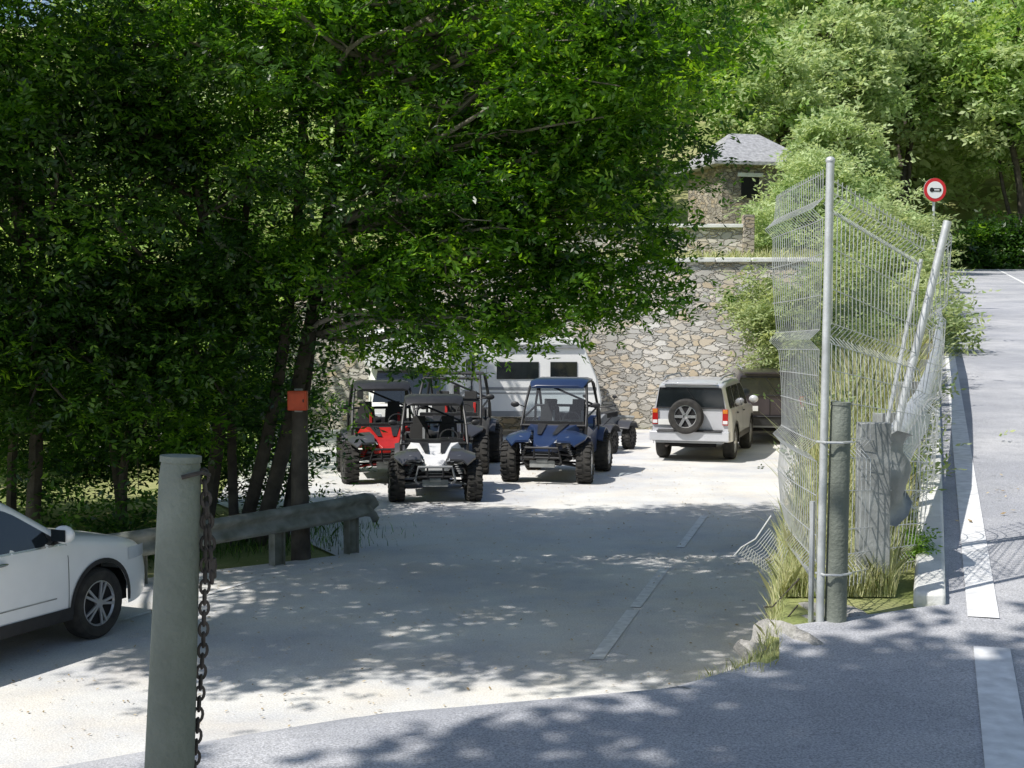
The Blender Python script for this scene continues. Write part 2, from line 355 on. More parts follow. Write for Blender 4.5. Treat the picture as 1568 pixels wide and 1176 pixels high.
def tree(name,trunks,ells,ncl,clr,per,ll,leaf,nl=40,bark='bark',K=7,p=.36,flat=.55,r1=.035,extra=None,lw=.4):
    g=grp(name,trunks[0][0]); inv=np.array(trunks[0][0],float)
    mb=MB(); cl=clusters(ells,ncl,p); tp=[]
    for a,b,r in trunks:
        pts=limb(mb,a,b,r,r*.45,'bark',.05,12); tp+=[(q,r) for q in pts[5:]]
    for c in cl[rng.permutation(len(cl))[:nl]]:
        q,r=min(tp,key=lambda t:np.linalg.norm((t[0]-c)*np.array([1,1,.8]))+(0 if t[0][2]<c[2] else 2)+rng.random()*.8)
        pts=limb(mb,q,c,min(r*.5,r1*1.6),.008,bark,.1)
        for _ in range(2):
            e=pts[4]+rng.normal(size=3)*clr*1.3; limb(mb,pts[3],e,r1*.4,.005,bark,.1,5)
    mb.v=[tuple(np.array(v)-inv) for v in mb.v]
    mb.obj('trunk_and_limbs',g,ang=60)
    if extra:
        cut=int(len(cl)*extra[1]); foliage('leaves',cl[:cut]-inv,clr,per,ll,extra[0],g,K,flat,lw); cl=cl[cut:]
    foliage('leaves',cl-inv,clr,per,ll,leaf,g,K,flat,lw)
    return g
tree('offscreen_shade_crowns',[((-3.5,18.8,0),(-1.9,17.6,7.4),.12),((-3.2,19.0,0),(-1.8,17.5,6.4),.09),((-3.8,19.1,0),(-2.6,17.7,7.5),.10)],
 [(-1.4,17.5,6.6,3.3,2.0,3.0),(.9,17.3,4.75,1.5,1.4,1.5),(1.45,17.0,6.6,1.8,1.8,1.9),(1.4,17.2,3.5,.85,.8,.5),(-1.1,17.5,3.65,1.9,1.4,1.25),(.2,17.4,4.9,2.0,1.5,1.6),(-.5,17.2,3.1,1.3,.8,.5)],
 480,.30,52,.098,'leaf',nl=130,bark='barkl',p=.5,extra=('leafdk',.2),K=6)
tree('offscreen_shade_crowns',[((-4.3,19.0,0),(-4.7,18,7),.11),((-3.8,18.7,0),(-3.3,18.2,6.4),.08),((-5.2,18.3,0),(-4.0,18.0,5.5),.07)],
 [(-4.6,17.7,5.6,2.4,2.0,3.0),(-3.7,17.8,3.1,1.2,1.2,1.3),(-4.3,17.6,2.3,1.2,1.0,.9)],260,.30,50,.098,'leaf',nl=70,extra=('leafdk',.75),K=6,p=.5)  # left crowns: shade put into the colour by mostly dark leaves
tree('offscreen_shade_crowns',[((-6.2,17.5,0),(-7.0,17,7),.11),((-6.9,18.8,0),(-6.3,18.0,6),.08),((-7.6,17.8,0),(-8,17.5,6),.08),((-5.6,19.6,0),(-6.2,19,6),.07)],
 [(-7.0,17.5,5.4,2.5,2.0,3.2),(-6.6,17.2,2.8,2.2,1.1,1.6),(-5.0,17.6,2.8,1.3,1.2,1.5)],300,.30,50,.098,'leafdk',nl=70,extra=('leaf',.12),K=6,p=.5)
# unseen high crowns, added to shade the entrance and the left trees
tree('offscreen_shade_crowns',[((-8.6,11.6,0),(-6.4,11.2,8.3),.2),((-8.4,11.9,0),(-4.2,11.4,8.2),.12)],
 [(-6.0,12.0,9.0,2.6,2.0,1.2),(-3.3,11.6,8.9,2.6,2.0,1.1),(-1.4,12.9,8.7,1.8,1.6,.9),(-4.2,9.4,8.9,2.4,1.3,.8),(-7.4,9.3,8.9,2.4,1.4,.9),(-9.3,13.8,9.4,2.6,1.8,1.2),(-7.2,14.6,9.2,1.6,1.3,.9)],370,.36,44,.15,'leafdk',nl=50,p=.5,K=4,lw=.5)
cl=clusters([(-6.5,21.5,2.0,3.2,1.6,1.9),(-4.3,22.2,1.9,1.6,1,1.9),(-8.5,20,1.8,2.4,1.8,1.9),(-3.9,20.4,1.1,.9,.7,1.1),(-5.4,17.6,.5,1.6,.7,.5)],260,.45)
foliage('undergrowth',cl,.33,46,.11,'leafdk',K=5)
cl=clusters([(-10,29,2.5,5,2.5,3.2),(-5.9,28,1.8,1.5,2,2.2),(-14,26,4,3.5,3.5,4),(-9,34,6,6,3,4)],280,.4)
foliage('shrubs',cl,.5,38,.2,'leafft',K=4,lw=.5)
tree('offscreen_shade_tree',[((-6.4,-1.5,1.0),(-3.6,.2,8.5),.2)],[(-1.9,.9,9.2,2.9,1.9,1.4),(.4,1.0,9.0,2.2,1.6,1.1),(-1.2,1.8,8.9,1.5,.6,.6)],230,.42,44,.2,'leafbr',nl=40,K=4,lw=.55)  # unseen tree, added so its crown shades the foreground apron
def put_tree(x,y,h,r,leaf,ncl,ll,per=40,nm='deciduous_tree',extra=None):
    z=float(H(x,y)); b=(x,y,z-.2)
    tree(nm,[(b,(x+rng.normal()*.5,y,z+h*.85),.035*r+.08),((x+.6,y+.2,z-.2),(x+rng.normal()*r*.5,y,z+h*.7),.02*r+.05)],
     [(x,y,z+h*.66,r,r,h*.36),(x+r*.5,y-r*.3,z+h*.5,r*.6,r*.6,h*.22),(x-r*.5,y-r*.2,z+h*.58,r*.6,r*.6,h*.22)],ncl,r*.12,per,ll,leaf,nl=40,K=4,lw=.5,extra=extra,p=.45)
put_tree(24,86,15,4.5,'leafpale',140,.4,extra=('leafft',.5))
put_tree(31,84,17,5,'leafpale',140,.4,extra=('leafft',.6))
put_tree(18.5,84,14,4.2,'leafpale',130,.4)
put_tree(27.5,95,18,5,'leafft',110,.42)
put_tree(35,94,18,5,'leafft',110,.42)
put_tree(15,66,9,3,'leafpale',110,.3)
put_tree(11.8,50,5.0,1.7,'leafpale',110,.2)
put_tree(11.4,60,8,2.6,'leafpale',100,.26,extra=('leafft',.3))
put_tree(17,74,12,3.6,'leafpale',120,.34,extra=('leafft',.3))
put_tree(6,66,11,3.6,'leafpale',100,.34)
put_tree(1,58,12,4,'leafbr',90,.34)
put_tree(-6,56,12,4,'leafbr',90,.34)
pts=[]
for _ in range(260):
    x=rng.uniform(-30,58); y=rng.uniform(86,136)
    z=float(H(x,y)); h=rng.uniform(7,13); pts.append((x,y,z+h*.5,3,3,h*.5))
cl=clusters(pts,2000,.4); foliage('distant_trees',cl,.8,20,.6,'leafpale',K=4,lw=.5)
pts=[]
for _ in range(40):
    x=rng.uniform(-22,3); y=rng.uniform(42,66); z=float(H(x,y)); pts.append((x,y,z+2.5,2.2,2.2,2.8))
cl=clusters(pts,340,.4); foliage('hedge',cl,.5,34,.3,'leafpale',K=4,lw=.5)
cl=clusters([(24,83,7.2,3,2,1.6),(30,83,7.4,4,2,1.8),(36,84,8,4,2,2)],180,.4); foliage('bush',cl,.5,36,.32,'leafdk',K=4)
cl=clusters([(6.9,35.2,2.2,1.0,.9,1.7),(8.0,35,2.6,1.2,1.2,2.2),(6.6,36.2,3.4,.9,.7,.9)],150,.42); foliage('bush',cl,.26,52,.13,'leafol',K=5)
cl=clusters([(8.2,29,3.6,1.0,1.2,1.5),(7.2,25.5,2.7,.8,1.5,1.2),(9.0,33,4.4,1.2,1.6,1.6),(6.7,23,3.0,.6,1.2,.9)],220,.42); foliage('bush',cl,.26,52,.12,'leafol',K=5)
cl=clusters([(11.0,42,5.3,1.4,2,1.6),(10.6,47,7.4,1.5,1.5,2.0),(9.6,46,6.6,1.1,1.2,1.2),(8.0,44,5.9,.8,1.0,.9),(12.5,46,5.8,1.4,2,1.6)],210,.42); foliage('bush',cl,.33,46,.18,'leafpale',K=5)
cl=clusters([(2.85,10.8,1.9,.22,.8,.45),(3.4,13.2,2.0,.35,1.0,.6),(4.0,15.5,2.3,.4,1.4,.75),(4.9,18.5,2.7,.5,1.8,.9)],190,.42); foliage('bush',cl,.16,56,.065,'leafol',K=5,droop=.2)
cl=clusters([(2.36,7.95,1.80,.06,.12,.10)],9,.42); foliage('weeds',cl,.04,22,.03,'leafbr',K=5)
cl=clusters([(2.0,4.93,1.5,.05,.04,.01)],4,.42); foliage('weeds',cl,.025,14,.02,'leafbr',K=5)
def grass(name,x,y,h,m='grass',w=.007,lean=.35,off=0):
    n=len(x); z=H(x,y)+off; b=np.stack([x,y,z],1); a=rng.uniform(0,6.28,n)
    wd=np.stack([np.cos(a),np.sin(a),0*a],1)*(w*(.5+h/.6))[:,None]
    ld=rng.normal(size=(n,3))*np.array([1,1,0])*lean*h[:,None]
    m1=b+ld*.35+np.array([0,0,1])*(h*.6)[:,None]; tp=b+ld+np.array([0,0,1])*h[:,None]
    q=np.stack([b-wd,b+wd,m1+wd*.7,tp,m1-wd*.7],1)
    return mesh_quads(name,q.reshape(-1,3),np.clip(rng.normal(.5,.25,n),0,1),m,None,5)
n=42000
y=7.2+27*rng.random(n)**1.6; wv=np.interp(y,WY,WV)
x0=edge_x(y)-wv*.7; x1=line_x(y)-.45
t=rng.random(n); x=x0+(x1-x0)*t
h=rng.uniform(.06,.40,n)**1.0*np.interp(y,[7,9,12,30],[.5,1.2,2.3,2.6])*np.interp(t,[0,.25,1],[.45,1,1])
grass('bank_grass',x,y,h,w=.0042,lean=.28)
n=5000; y=rng.uniform(39.2,50,n); x=rng.uniform(2,9,n); grass('lawn_grass',x,y,rng.uniform(.1,.3,n),w=.02)
n=700; y=rng.uniform(5.9,7.2,n); x=edge_x(y)-rng.uniform(-.02,.3,n); grass('verge_grass',x,y,rng.uniform(.03,.09,n),w=.003)
n=3500; u=rng.random(n); x=-7+4.6*u+rng.normal(0,.45,n); y=16.1+2.4*u+rng.uniform(0,2,n); grass('rail_grass',x,y,rng.uniform(.06,.2,n),'leafdk',w=.006)
n=3600; x=rng.uniform(-6,4,n); y=rng.uniform(9.0,30,n); z=H(x,y)+.03
a=rng.uniform(0,6.28,n); s_=rng.uniform(.008,.024,n); u=np.stack([np.cos(a),np.sin(a),rng.normal(0,.2,n)],1)*s_[:,None]; v=np.stack([-np.sin(a),np.cos(a),rng.normal(0,.2,n)],1)*s_[:,None]*.5
b=np.stack([x,y,z],1); M['litter']=leafmat('leaf_litter',(.3,.22,.12),(.6,.5,.32),(1,1,1),.1)
mesh_quads('leaf_litter',np.stack([b-u,b+v,b+u,b-v],1).reshape(-1,3),rng.random(n),'litter')
# ------------------------------------------------------------------ stone walls & hut
mb=MB(); mb.box((-.5,38.8,2.3),(13.6+4,.5,4.8),'stone'); g=grp('stone_wall'); mb.obj('wall',g)
mb=MB()
for i in range(18):
    mb.box((-8.8+i*1.0,38.78,4.76),(.97,.66,.13),'cap',rot=(0,0,random.uniform(-.01,.01)))
mb.obj('coping',g,bevel=.02)
g=grp('terrace_wall'); mb=MB(); mb.box((3.6,42.5,5.2),(7.2,.4,1.4),'stone'); mb.obj('wall',g)
mb=MB(); mb.box((3.6,42.45,5.96),(7.4,.6,.12),'cap'); mb.obj('coping',g,bevel=.02)
mb=MB(); mb.box((7.25,42.3,5.5),(.35,.35,1.6),'stoned'); mb.obj('pier',g,bevel=.02)
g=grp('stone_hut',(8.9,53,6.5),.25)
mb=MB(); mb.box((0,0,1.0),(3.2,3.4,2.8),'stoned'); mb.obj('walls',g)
mb=MB(); mb.box((-.5,-1.71,1.5),(.7,.06,.8),'dark'); mb.box((-.5,-1.73,1.95),(1.0,.1,.14),'cap'); mb.obj('window',g)
mb=MB()
e=2.05; r=[(-e,-e,2.3),(e,-e,2.3),(e,e,2.3),(-e,e,2.3)]; t=[(-e,-e,2.42),(e,-e,2.42),(e,e,2.42),(-e,e,2.42)]
mb.add(r+t+[(-.6,0,3.7),(.6,0,3.7)],[(3,2,1,0),(0,1,5,4),(1,2,6,5),(2,3,7,6),(3,0,4,7),(4,5,9,8),(5,6,9),(6,7,8,9),(7,4,8)],'slate')
mb.obj('slate_roof',g,ang=10)
# ------------------------------------------------------------------ posts, chain, fences
def round_post(name,base,top,r0,r1,m='post'):
    mb=MB(); b=Vector(base);t=Vector(top); d=(t-b)
    pts=[b+d*k for k in (0,.2,.4,.6,.8,.97,1)]; mb.tube(pts,[r0+(r1-r0)*k for k in (0,.2,.4,.6,.8,.97)]+[r1*.9],m,n=28)
    g=grp(name,base); mb.v=[tuple(Vector(v)-b) for v in mb.v]; mb.obj('shaft',g,ang=50)
    dn=d.normalized()
    mb=MB(); mb.tube([d*.80,d*.80+dn*.012],r1*1.04,m,n=28); mb.tube([d-dn*.01,d+dn*.004],r1*1.0,m,n=28); mb.obj('band',g)
    return g
gp=round_post('bollard_post',(-.82,3.1,1.35),(-.756,3.12,2.785),.066,.047)
def chain(mb,path,ll=.042,wr=.0042,m='rust'):
    P=[Vector(p) for p in path]; i=0
    pts=[P[0]]
    for a,b in zip(P[:-1],P[1:]):
        n=max(1,int(round((b-a).length/(ll*.72))))
        for k in range(1,n+1): pts.append(a+(b-a)*k/n)
    for i,(a,b) in enumerate(zip(pts[:-1],pts[1:])):
        c=(a+b)/2; d=(b-a).normalized(); s=d.orthogonal().normalized(); s=Matrix.Rotation((i%2)*math.pi/2+.4,3,d)@s
        ring=[c+d*math.cos(t)*ll/2+s*math.sin(t)*ll*.3 for t in [2*math.pi*j/12 for j in range(12)]]
        mb.tube(ring,wr,m,n=6,closed=True)
mb=MB()
chain(mb,[(-.705,3.12,2.755),(-.692,3.12,2.6),(-.688,3.12,2.50)],.034,.004)
chain(mb,[(-.700,3.12,2.70),(-.704,3.12,2.5),(-.712,3.13,2.35),(-.728,3.13,2.15),(-.742,3.12,1.95),(-.76,3.1,1.7),(-.76,3.05,1.45)],.034,.0036)
mb.tube([(-.742,3.066,2.745),(-.70,3.08,2.755),(-.692,3.12,2.745)],.005,'rust')
mb.box((-.686,3.12,2.53),(.014,.016,.045),'rust')
mb.obj('chain')
g=grp('wire_fence')
mb=MB(); mb.tube([(1.515,6.7,1.4),(1.545,6.7,3.86)],.020,'steel',n=14); mb.ell((1.545,6.7,3.87),(.024,.024,.02),'steel')
mb.tube([(1.485,6.76,1.4),(1.49,6.76,2.2)],.014,'steel'); mb.obj('post',g)
mb=MB(); mb.tube([(2.06,8.0,1.5),(2.28,8.0,2.6),(2.53,8.0,3.67)],.024,'steel',n=12); mb.tube([(1.97,8.05,1.5),(2.2,8.02,2.5),(2.38,8,3.45)],.012,'steel',n=8); mb.obj('leaning_post',g)
def meshpanel(mb,A,B,z0,z1,warp,dx=.05,m='steel'):
    A=Vector(A);B=Vector(B); L=(B-A).length; d=(B-A)/L; n=Vector((-d.y,d.x))
    vz=[.12,.72,1.28,1.92]
    def pt(u,h):
        off=0
        for q in vz:
            if abs(h-q)<.05: off=.05*(1-abs(h-q)/.05)
        w=warp(u/L,h/(z1-z0)); p=A+d*u+n*(off+w[1])
        return (p.x+d.x*w[0],p.y+d.y*w[0],z0+h+w[2])
    hs=sorted(set([0,.3,.5,.95,1.1,1.5,1.7,z1-z0]+[q+e for q in vz for e in(-.05,0,.05)]))
    hs=[h for h in hs if h<=z1-z0+1e-6]
    k=int(L/dx)
    for i in range(k+1):
        mb.tube([pt(i*dx,h) for h in hs],.0025,m,n=4)
    for h in [q for v in vz for q in(v-.05,v+.05)]+[.3,.5,.95,1.1,1.5,1.7,z1-z0-.02]:
        if h>z1-z0: continue
        mb.tube([pt(u,h) for u in np.linspace(0,L,10)],.003,m,n=4)
mb=MB()
meshpanel(mb,(1.52,6.78),(1.58,8.2),1.72,3.83,lambda u,h:(.05*math.sin(h*5),.04*math.sin(h*7+u*2)*u - .12*u*max(0,.2-h)*6,-.03*u*math.sin(h*3)),.06)
for i in range(12):
    mb.tube([(1.5+.004*i,7.4+.07*i,1.85),(1.46,7.4+.07*i,1.75),(1.40-.006*i,7.35+.06*i,1.72),(1.37,7.3+.06*i,1.79)],.0024,'steel',n=4)
mb.tube([(1.52,8.0,1.95),(1.42,7.95,1.82),(1.33,7.9,1.78),(1.28,7.85,1.74)],.005,'steel',n=5)
mb.tube([(1.45,6.9,1.65),(1.33,6.8,1.55),(1.28,6.7,1.47)],.004,'rust',n=5)
mb.tube([(1.5,7.1,1.75),(1.36,7.1,1.6),(1.3,7.0,1.62)],.004,'rust',n=5)
mb.obj('gate_mesh',g)
mb=MB()
meshpanel(mb,(1.58,6.78),(2.40,8.0),1.75,3.80,lambda u,h:(0.14*u*(h-.4),-.05*math.sin(h*6)*u,-.12*u-.10*u*h),.06)
meshpanel(mb,(2.40,8.0),(2.56,8.5),1.9,3.60,lambda u,h:(.05*h,-.10*h+.05*math.sin(u*5+h*4),-.15*u*h),.06)
mb.obj('bent_mesh',g)
gp=round_post('bollard_post',(1.595,6.72,1.3),(1.615,6.72,2.69),.055,.05)
mb=MB()
for z in(1.85,2.5): mb.tube([(1.50,6.72,z),(1.53,6.66,z),(1.61,6.655,z),(1.67,6.7,z)],.006,'steel')
mb.obj('wire_tie',g)
Wp=[(-.005,.155),(.03,.15),(.075,.115),(.08,.085),(.02,.035),(0,0),(.02,-.035),(.08,-.085),(.075,-.115),(.03,-.15),(-.005,-.155)]
def wbeam(mb,path,m='steel',flip=1,th=.006,sq=None):
    P=[Vector(p) for p in path]; rings=[]
    for i,p in enumerate(P):
        d=(P[min(i+1,len(P)-1)]-P[max(i-1,0)]).normalized(); n=Vector((-d.y,d.x,0)).normalized()*flip
        k=sq[i] if sq else (1,1)
        f=[p+n*a*k[0]+Vector((0,0,z*k[1])) for a,z in Wp]; bk=[p+n*(a*k[0]-th)+Vector((0,0,z*k[1])) for a,z in reversed(Wp)]
        rings.append(f+bk)
    mb.loft(rings,m)
def ipost(mb,x,y,z0,z1,a,m='steeld',w=.12,dd=.16):
    for o in(-1,1):
        mb.box((x+math.cos(a)*o*dd/2,y+math.sin(a)*o*dd/2,(z0+z1)/2),(.008,w,z1-z0),m,rot=(0,0,a))
    mb.box((x,y,(z0+z1)/2),(dd,.008,z1-z0),m,rot=(0,0,a))
g=grp('guard_rail'); mb=MB()
path=[(-8.5,16.6,.35),(-6.2,15.7,.42),(-4.9,15.45,.47),(-4.3,15.7,.52),(-3.6,16.3,.56),(-2.9,16.95,.6),(-2.35,17.5,.63),(-2.1,17.85,.64),(-1.95,18.15,.64)]
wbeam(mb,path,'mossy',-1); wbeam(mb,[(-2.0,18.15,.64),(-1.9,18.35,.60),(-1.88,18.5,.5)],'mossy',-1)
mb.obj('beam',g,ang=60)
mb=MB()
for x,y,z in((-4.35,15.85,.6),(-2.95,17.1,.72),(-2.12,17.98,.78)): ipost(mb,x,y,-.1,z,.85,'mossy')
mb.obj('posts',g)
g=grp('guard_rail'); mb=MB()
ro=lambda y: float(np.interp(y,[8,10,13,18],[.52,.38,.28,.22]))
P=[]
for y in np.concatenate([np.arange(8.0,12,.5),np.arange(12,60,2.)]):
    P.append((line_x(y)-ro(y),float(y),float(R_(y))+.62))
wbeam(mb,P,'steel',-1)
x0,y0,z0=P[0]
E=[(x0,y0,z0),(2.225,7.75,z0-.01),(2.215,7.58,z0-.03),(2.17,7.49,z0-.05),(2.10,7.46,z0-.07),(2.03,7.46,z0-.08)]
wbeam(mb,E,'steeld',-1,sq=[(1,1),(1,1.05),(.7,1.2),(.45,1.45),(.4,1.7),(.3,1.5)]); mb.obj('beam',g,ang=60)
mb=MB()
mb.box((1.93,7.3,2.05),(.165,.10,1.0),'steeld')
for y in np.arange(9.2,50,2.): ipost(mb,line_x(y)-ro(y)-.13,y,float(R_(y))-.2,float(R_(y))+.72,.3)
mb.obj('posts',g,bevel=.008)
g=grp('traffic_sign',(10.73,35,3.0),.15)
mb=MB(); mb.tube([(0,.05,0),(0,.05,3.6)],.035,'steel',n=12); mb.obj('pole',g)
mb=MB(); mb.lathe([(.30,.012),(.30,-.012)],'steel',(0,0,3.38),'y',40); mb.lathe([(.298,-.012),(.298,-.018)],'signr',(0,0,3.38),'y',40)
mb.lathe([(.215,-.018),(.215,-.023)],'signw',(0,0,3.38),'y',40)
mb.box((.03,-.027,3.38),(.2,.006,.085),'blk'); mb.lathe([(.058,-.024),(.058,-.03)],'blk',(-.09,0,3.38),'y',20); mb.lathe([(.043,-.024),(.043,-.03)],'blk',(.125,0,3.38),'y',20)
mb.box((.04,-.032,3.38),(.14,.004,.028),'signw'); mb.obj('sign_plate',g)
g=grp('junction_box',(-2.72,17.38,2.07)); mb=MB(); mb.box((0,0,0),(.25,.12,.25),'box'); mb.obj('case',g,bevel=.015)
mb=MB(); mb.box((0,-.065,0),(.2,.012,.2),'box'); mb.box((.08,-.075,0),(.015,.012,.04),'blk'); mb.box((0,.075,0),(.1,.06,.3),'steeld'); mb.obj('lid',g,bevel=.004)
mb=MB(); mb.tube([(-2.72,17.56,-.1),(-2.73,17.56,1.0),(-2.72,17.56,2.15)],[.13,.11,.1],'bark',n=10); mb.obj('wooden_post',ang=50)
# ------------------------------------------------------------------ wheels
def wheel(parent,c,r,w,style,flip=1,name='wheel',rim='alloy'):
    e=MB()
    h=w/2
    e.lathe([(r*.60,-h*.8),(r*.72,-h),(r*.90,-h),(r*.985,-h*.72),(r,-h*.3),(r,h*.3),(r*.985,h*.72),(r*.90,h),(r*.72,h),(r*.60,h*.8)],'tyre',n=36,cap=False)
    if style=='utv':
        for k in range(22):
            a=2*math.pi*k/22
            for s_ in(-1,1):
                a2=a+(s_>0)*math.pi/22
                e.box((s_*h*.55,math.cos(a2)*r*1.0,math.sin(a2)*r*1.0),(h*.75,r*.14,r*.09),'tyre',rot=(a2-math.pi/2,0,0))
                e.box((s_*h*.98,math.cos(a2)*r*.9,math.sin(a2)*r*.9),(h*.12,r*.10,r*.16),'tyre',rot=(a2-math.pi/2,0,0))
    e.lathe([(r*.62,-h*.78),(r*.62,h*.66)],'dark',n=28)
    e.lathe([(r*.62,h*.70),(r*.66,h*.84),(r*.61,h*.88),(r*.58,h*.7)],rim,n=36,cap=False)
    e.lathe([(r*.13,h*.55),(r*.13,h*.92),(r*.08,h*.96)],rim,n=16)
    if style=='y5':
        for k in range(5):
            for dd in(-.16,.16):
                a=2*math.pi*k/5+dd
                e.box((h*.84,math.cos(a)*r*.36,math.sin(a)*r*.36),(h*.16,r*.50,r*.07),rim,rot=(a,0,0))
    elif style=='p6':
        for k in range(6):
            a=2*math.pi*k/6; e.box((h*.84,math.cos(a)*r*.36,math.sin(a)*r*.36),(h*.16,r*.48,r*.16),rim,rot=(a,0,0))
    else:
        for k in range(8):
            a=2*math.pi*k/8; e.box((h*.80,math.cos(a)*r*.36,math.sin(a)*r*.36),(h*.16,r*.46,r*.12),rim,rot=(a,0,0))
    o=e.obj(name,parent,ang=40); o.location=c; o.rotation_euler=(0,0,0 if flip>0 else math.pi)
    return o
# ------------------------------------------------------------------ cars: front +x
def car(name,loc,rz,paint,L,W,Hh,wb,r,prof,belt,clear,style,rear='hatch',arch='blk',roofr=.10,tumble=.30):
    g=grp(name,loc,rz)
    px=np.array([p[0] for p in prof])[::-1]; pz=np.array([p[1] for p in prof])[::-1]
    xx=np.linspace(px[0],px[-1],400); zz=np.interp(xx,px,pz)
    k=np.ones(17)/17; zz2=np.convolve(np.pad(zz,8,'edge'),k,'valid')
    zt=lambda x: float(np.interp(x,xx,zz2))
    xf,xr=prof[0][0],prof[-1][0]
    ra=r+.055; wx=[wb/2,-wb/2]
    def plan(x):
        a=1.0
        if x>xf-.75: a-= .20*((x-(xf-.75))/.75)**2.6
        lim=.35
        if x<xr+lim: a-= .07*((xr+lim-x)/lim)**2.2
        return a
    def bel(x): return belt+.03*(-x)/2
    def Wf(x,z):
        b=W/2*plan(x); bl=bel(x)
        if z<=bl:
            q=(z-.62)/.6; return b*(1-.045*q*q)
        return b*(1-.045*((bl-.62)/.6)**2)-(z-bl)*tumble-.012
    def zb(x):
        z=clear
        if x>xf-.4: z=clear+.06*((x-xf+.4)/.4)**2
        for w_ in wx:
            dx=abs(x-w_)
            if dx<ra: z=max(z,r+math.sqrt(ra*ra-dx*dx))
        return z
    st=sorted(set(list(np.round(np.linspace(xr,xf,90),4))+[round(w_+ra*math.cos(t),4) for w_ in wx for t in np.linspace(0,math.pi,22)]))
    rings=[]
    for x in st:
        z0=zb(x); zT=max(zt(x),z0+.15); rr=min(roofr,(zT-z0)*.4); ring=[]
        zc=zT-rr-.02
        for t in np.linspace(0,1,12): z=z0+(zc-z0)*t; ring.append((Wf(x,z),z))
        y1=Wf(x,zc)
        for t in (22,45,67,90):
            a=math.radians(t); ring.append((y1-rr*1.1*(1-math.cos(a)),zc+rr*math.sin(a)))
        yl=ring[-1][0]
        for t in(.66,.33,0): ring.append((yl*t,zc+rr+.03*(1-t*t)))
        full=[(x,-y,z) for y,z in ring]+[(x,y,z) for y,z in reversed(ring[:-1])]
        rings.append(full)
    mb=MB(); mb.loft(rings,paint,cap=True,closed=False); mb.obj('body',g,ang=40)
    mb=MB(); mb.box(((xf+xr)/2,0,clear+.13),(xf-xr-.35,W-.55,.3),'dark'); mb.box((0,0,.62),(wb*1.0+2*ra*.9,W-.62,.45),'dark'); mb.obj('underbody',g)
    def spanel(m,x0,x1,fb,ft,off=.004,rows=6,n=14,sides=(-1,1),mbx=None):
        q=mbx or MB()
        for s_ in sides:
            rr=[]
            for x in np.linspace(x0,x1,n):
                a,b=fb(x),ft(x); rr.append([(x,s_*(Wf(x,z)+off),z) for z in np.linspace(a,max(a+.001,b),rows)])
            q.loft(rr,m,cap=False,closed=False)
        return q
    def tpanel(m,x0,x1,k0,k1,off=.005,mbx=None):
        q=mbx or MB(); rr=[]
        for x in np.linspace(x0,x1,12):
            zT=zt(x); rr_=roofr; zc=zT-rr_-.02; y1=Wf(x,zc)-rr_*1.1*.9; kk=k0+(k1-k0)*(x-x0)/(x1-x0)
            rr.append([(x,y1*kk*t,zc+rr_+.03*(1-t*t)+off) for t in np.linspace(-1,1,9)])
        q.loft(rr,m,cap=False,closed=False); return q
    return g,dict(zt=zt,Wf=Wf,bel=bel,zb=zb,sp=spanel,tp=tpanel,xf=xf,xr=xr,ra=ra,wx=wx,W=W,r=r,wb=wb,clear=clear)
def finish_side(g,c,style,panes,arch,ww=.22,rim='alloy'):
    sp=c['sp']; q=MB()
    for x0,x1,kk in panes:
        sp('glass',x0,x1,lambda x:c['bel'](x)+.03,lambda x:min(c['zt'](x)-.115,kk+0*x),mbx=q)
    q.obj('side_windows',g,ang=60)
    q=MB()
    if arch:
        for w_ in c['wx']:
            for s_ in(-1,1):
                rr=[]
                for t in np.linspace(-.08,math.pi+.08,24):
                    row=[]
                    for rad in np.linspace(c['ra']-.005,c['ra']+.04,3):
                        x=w_+rad*math.cos(t); z=c['r']+rad*math.sin(t); row.append((x,s_*(c['Wf'](x,z)+.012),z))
                    rr.append(row)
                q.loft(rr,arch,cap=False,closed=False)
        sp(arch,-c['wb']/2+c['ra'],c['wb']/2-c['ra'],lambda x:c['clear'],lambda x:c['clear']+.12,off=.012,mbx=q)
    if q.v: q.obj('cladding',g,ang=60)
    for w_ in c['wx']:
        for s_ in(-1,1):
            e=bpy.data.objects.new('wheel_hub',None); COL.objects.link(e); e.parent=g; e.location=(w_,s_*(c['W']/2-ww/2-.015),c['r']); e.rotation_euler=(0,0,s_*math.pi/2)
            wheel(e,(0,0,0),c['r'],ww,style,rim=rim)
prof=[(2.17,.60),(2.14,.74),(2.02,.86),(1.75,.945),(1.25,1.03),(.88,1.08),(.25,1.47),(-.1,1.585),(-.5,1.615),(-1.1,1.59),(-1.65,1.5),(-2.0,1.22),(-2.14,.95),(-2.18,.6)]
g,c=car('white_crossover_car',(-5.33,12.30,.016),math.radians(66),'white',4.35,1.84,1.62,2.62,.345,prof,.985,.27,'y5')
finish_side(g,c,'y5',[(-1.55,-1.12,1.5),(-1.06,-.22,1.53),(-.16,.80,1.53)],'blk')
q=MB()
for x in(-.19,.86,-1.12): c['sp']('dark',x-.004,x+.004,lambda x:.36,lambda x:c['bel'](x)+.01,off=.003,n=2,mbx=q)
c['sp']('chrome',-1.6,.86,lambda x:c['bel'](x)+.012,lambda x:c['bel'](x)+.03,off=.007,rows=2,mbx=q)
c['sp']('lamp',1.72,2.08,lambda x:.70+.02*(2.1-x),lambda x:.83-.05*(x-1.72),off=.006,mbx=q)
c['sp']('tail',-2.12,-1.85,lambda x:.9,lambda x:1.05,off=.006,mbx=q)
c['sp']('steeld',-.9,.7,lambda x:.50,lambda x:.512,off=.004,rows=2,mbx=q)
q.obj('trim',g)
q=MB(); c['tp']('glass',.27,.86,.93,.97,mbx=q); c['tp']('glass',-1.98,-1.7,.9,.85,mbx=q); q.obj('windscreen',g,ang=60)
q=MB()
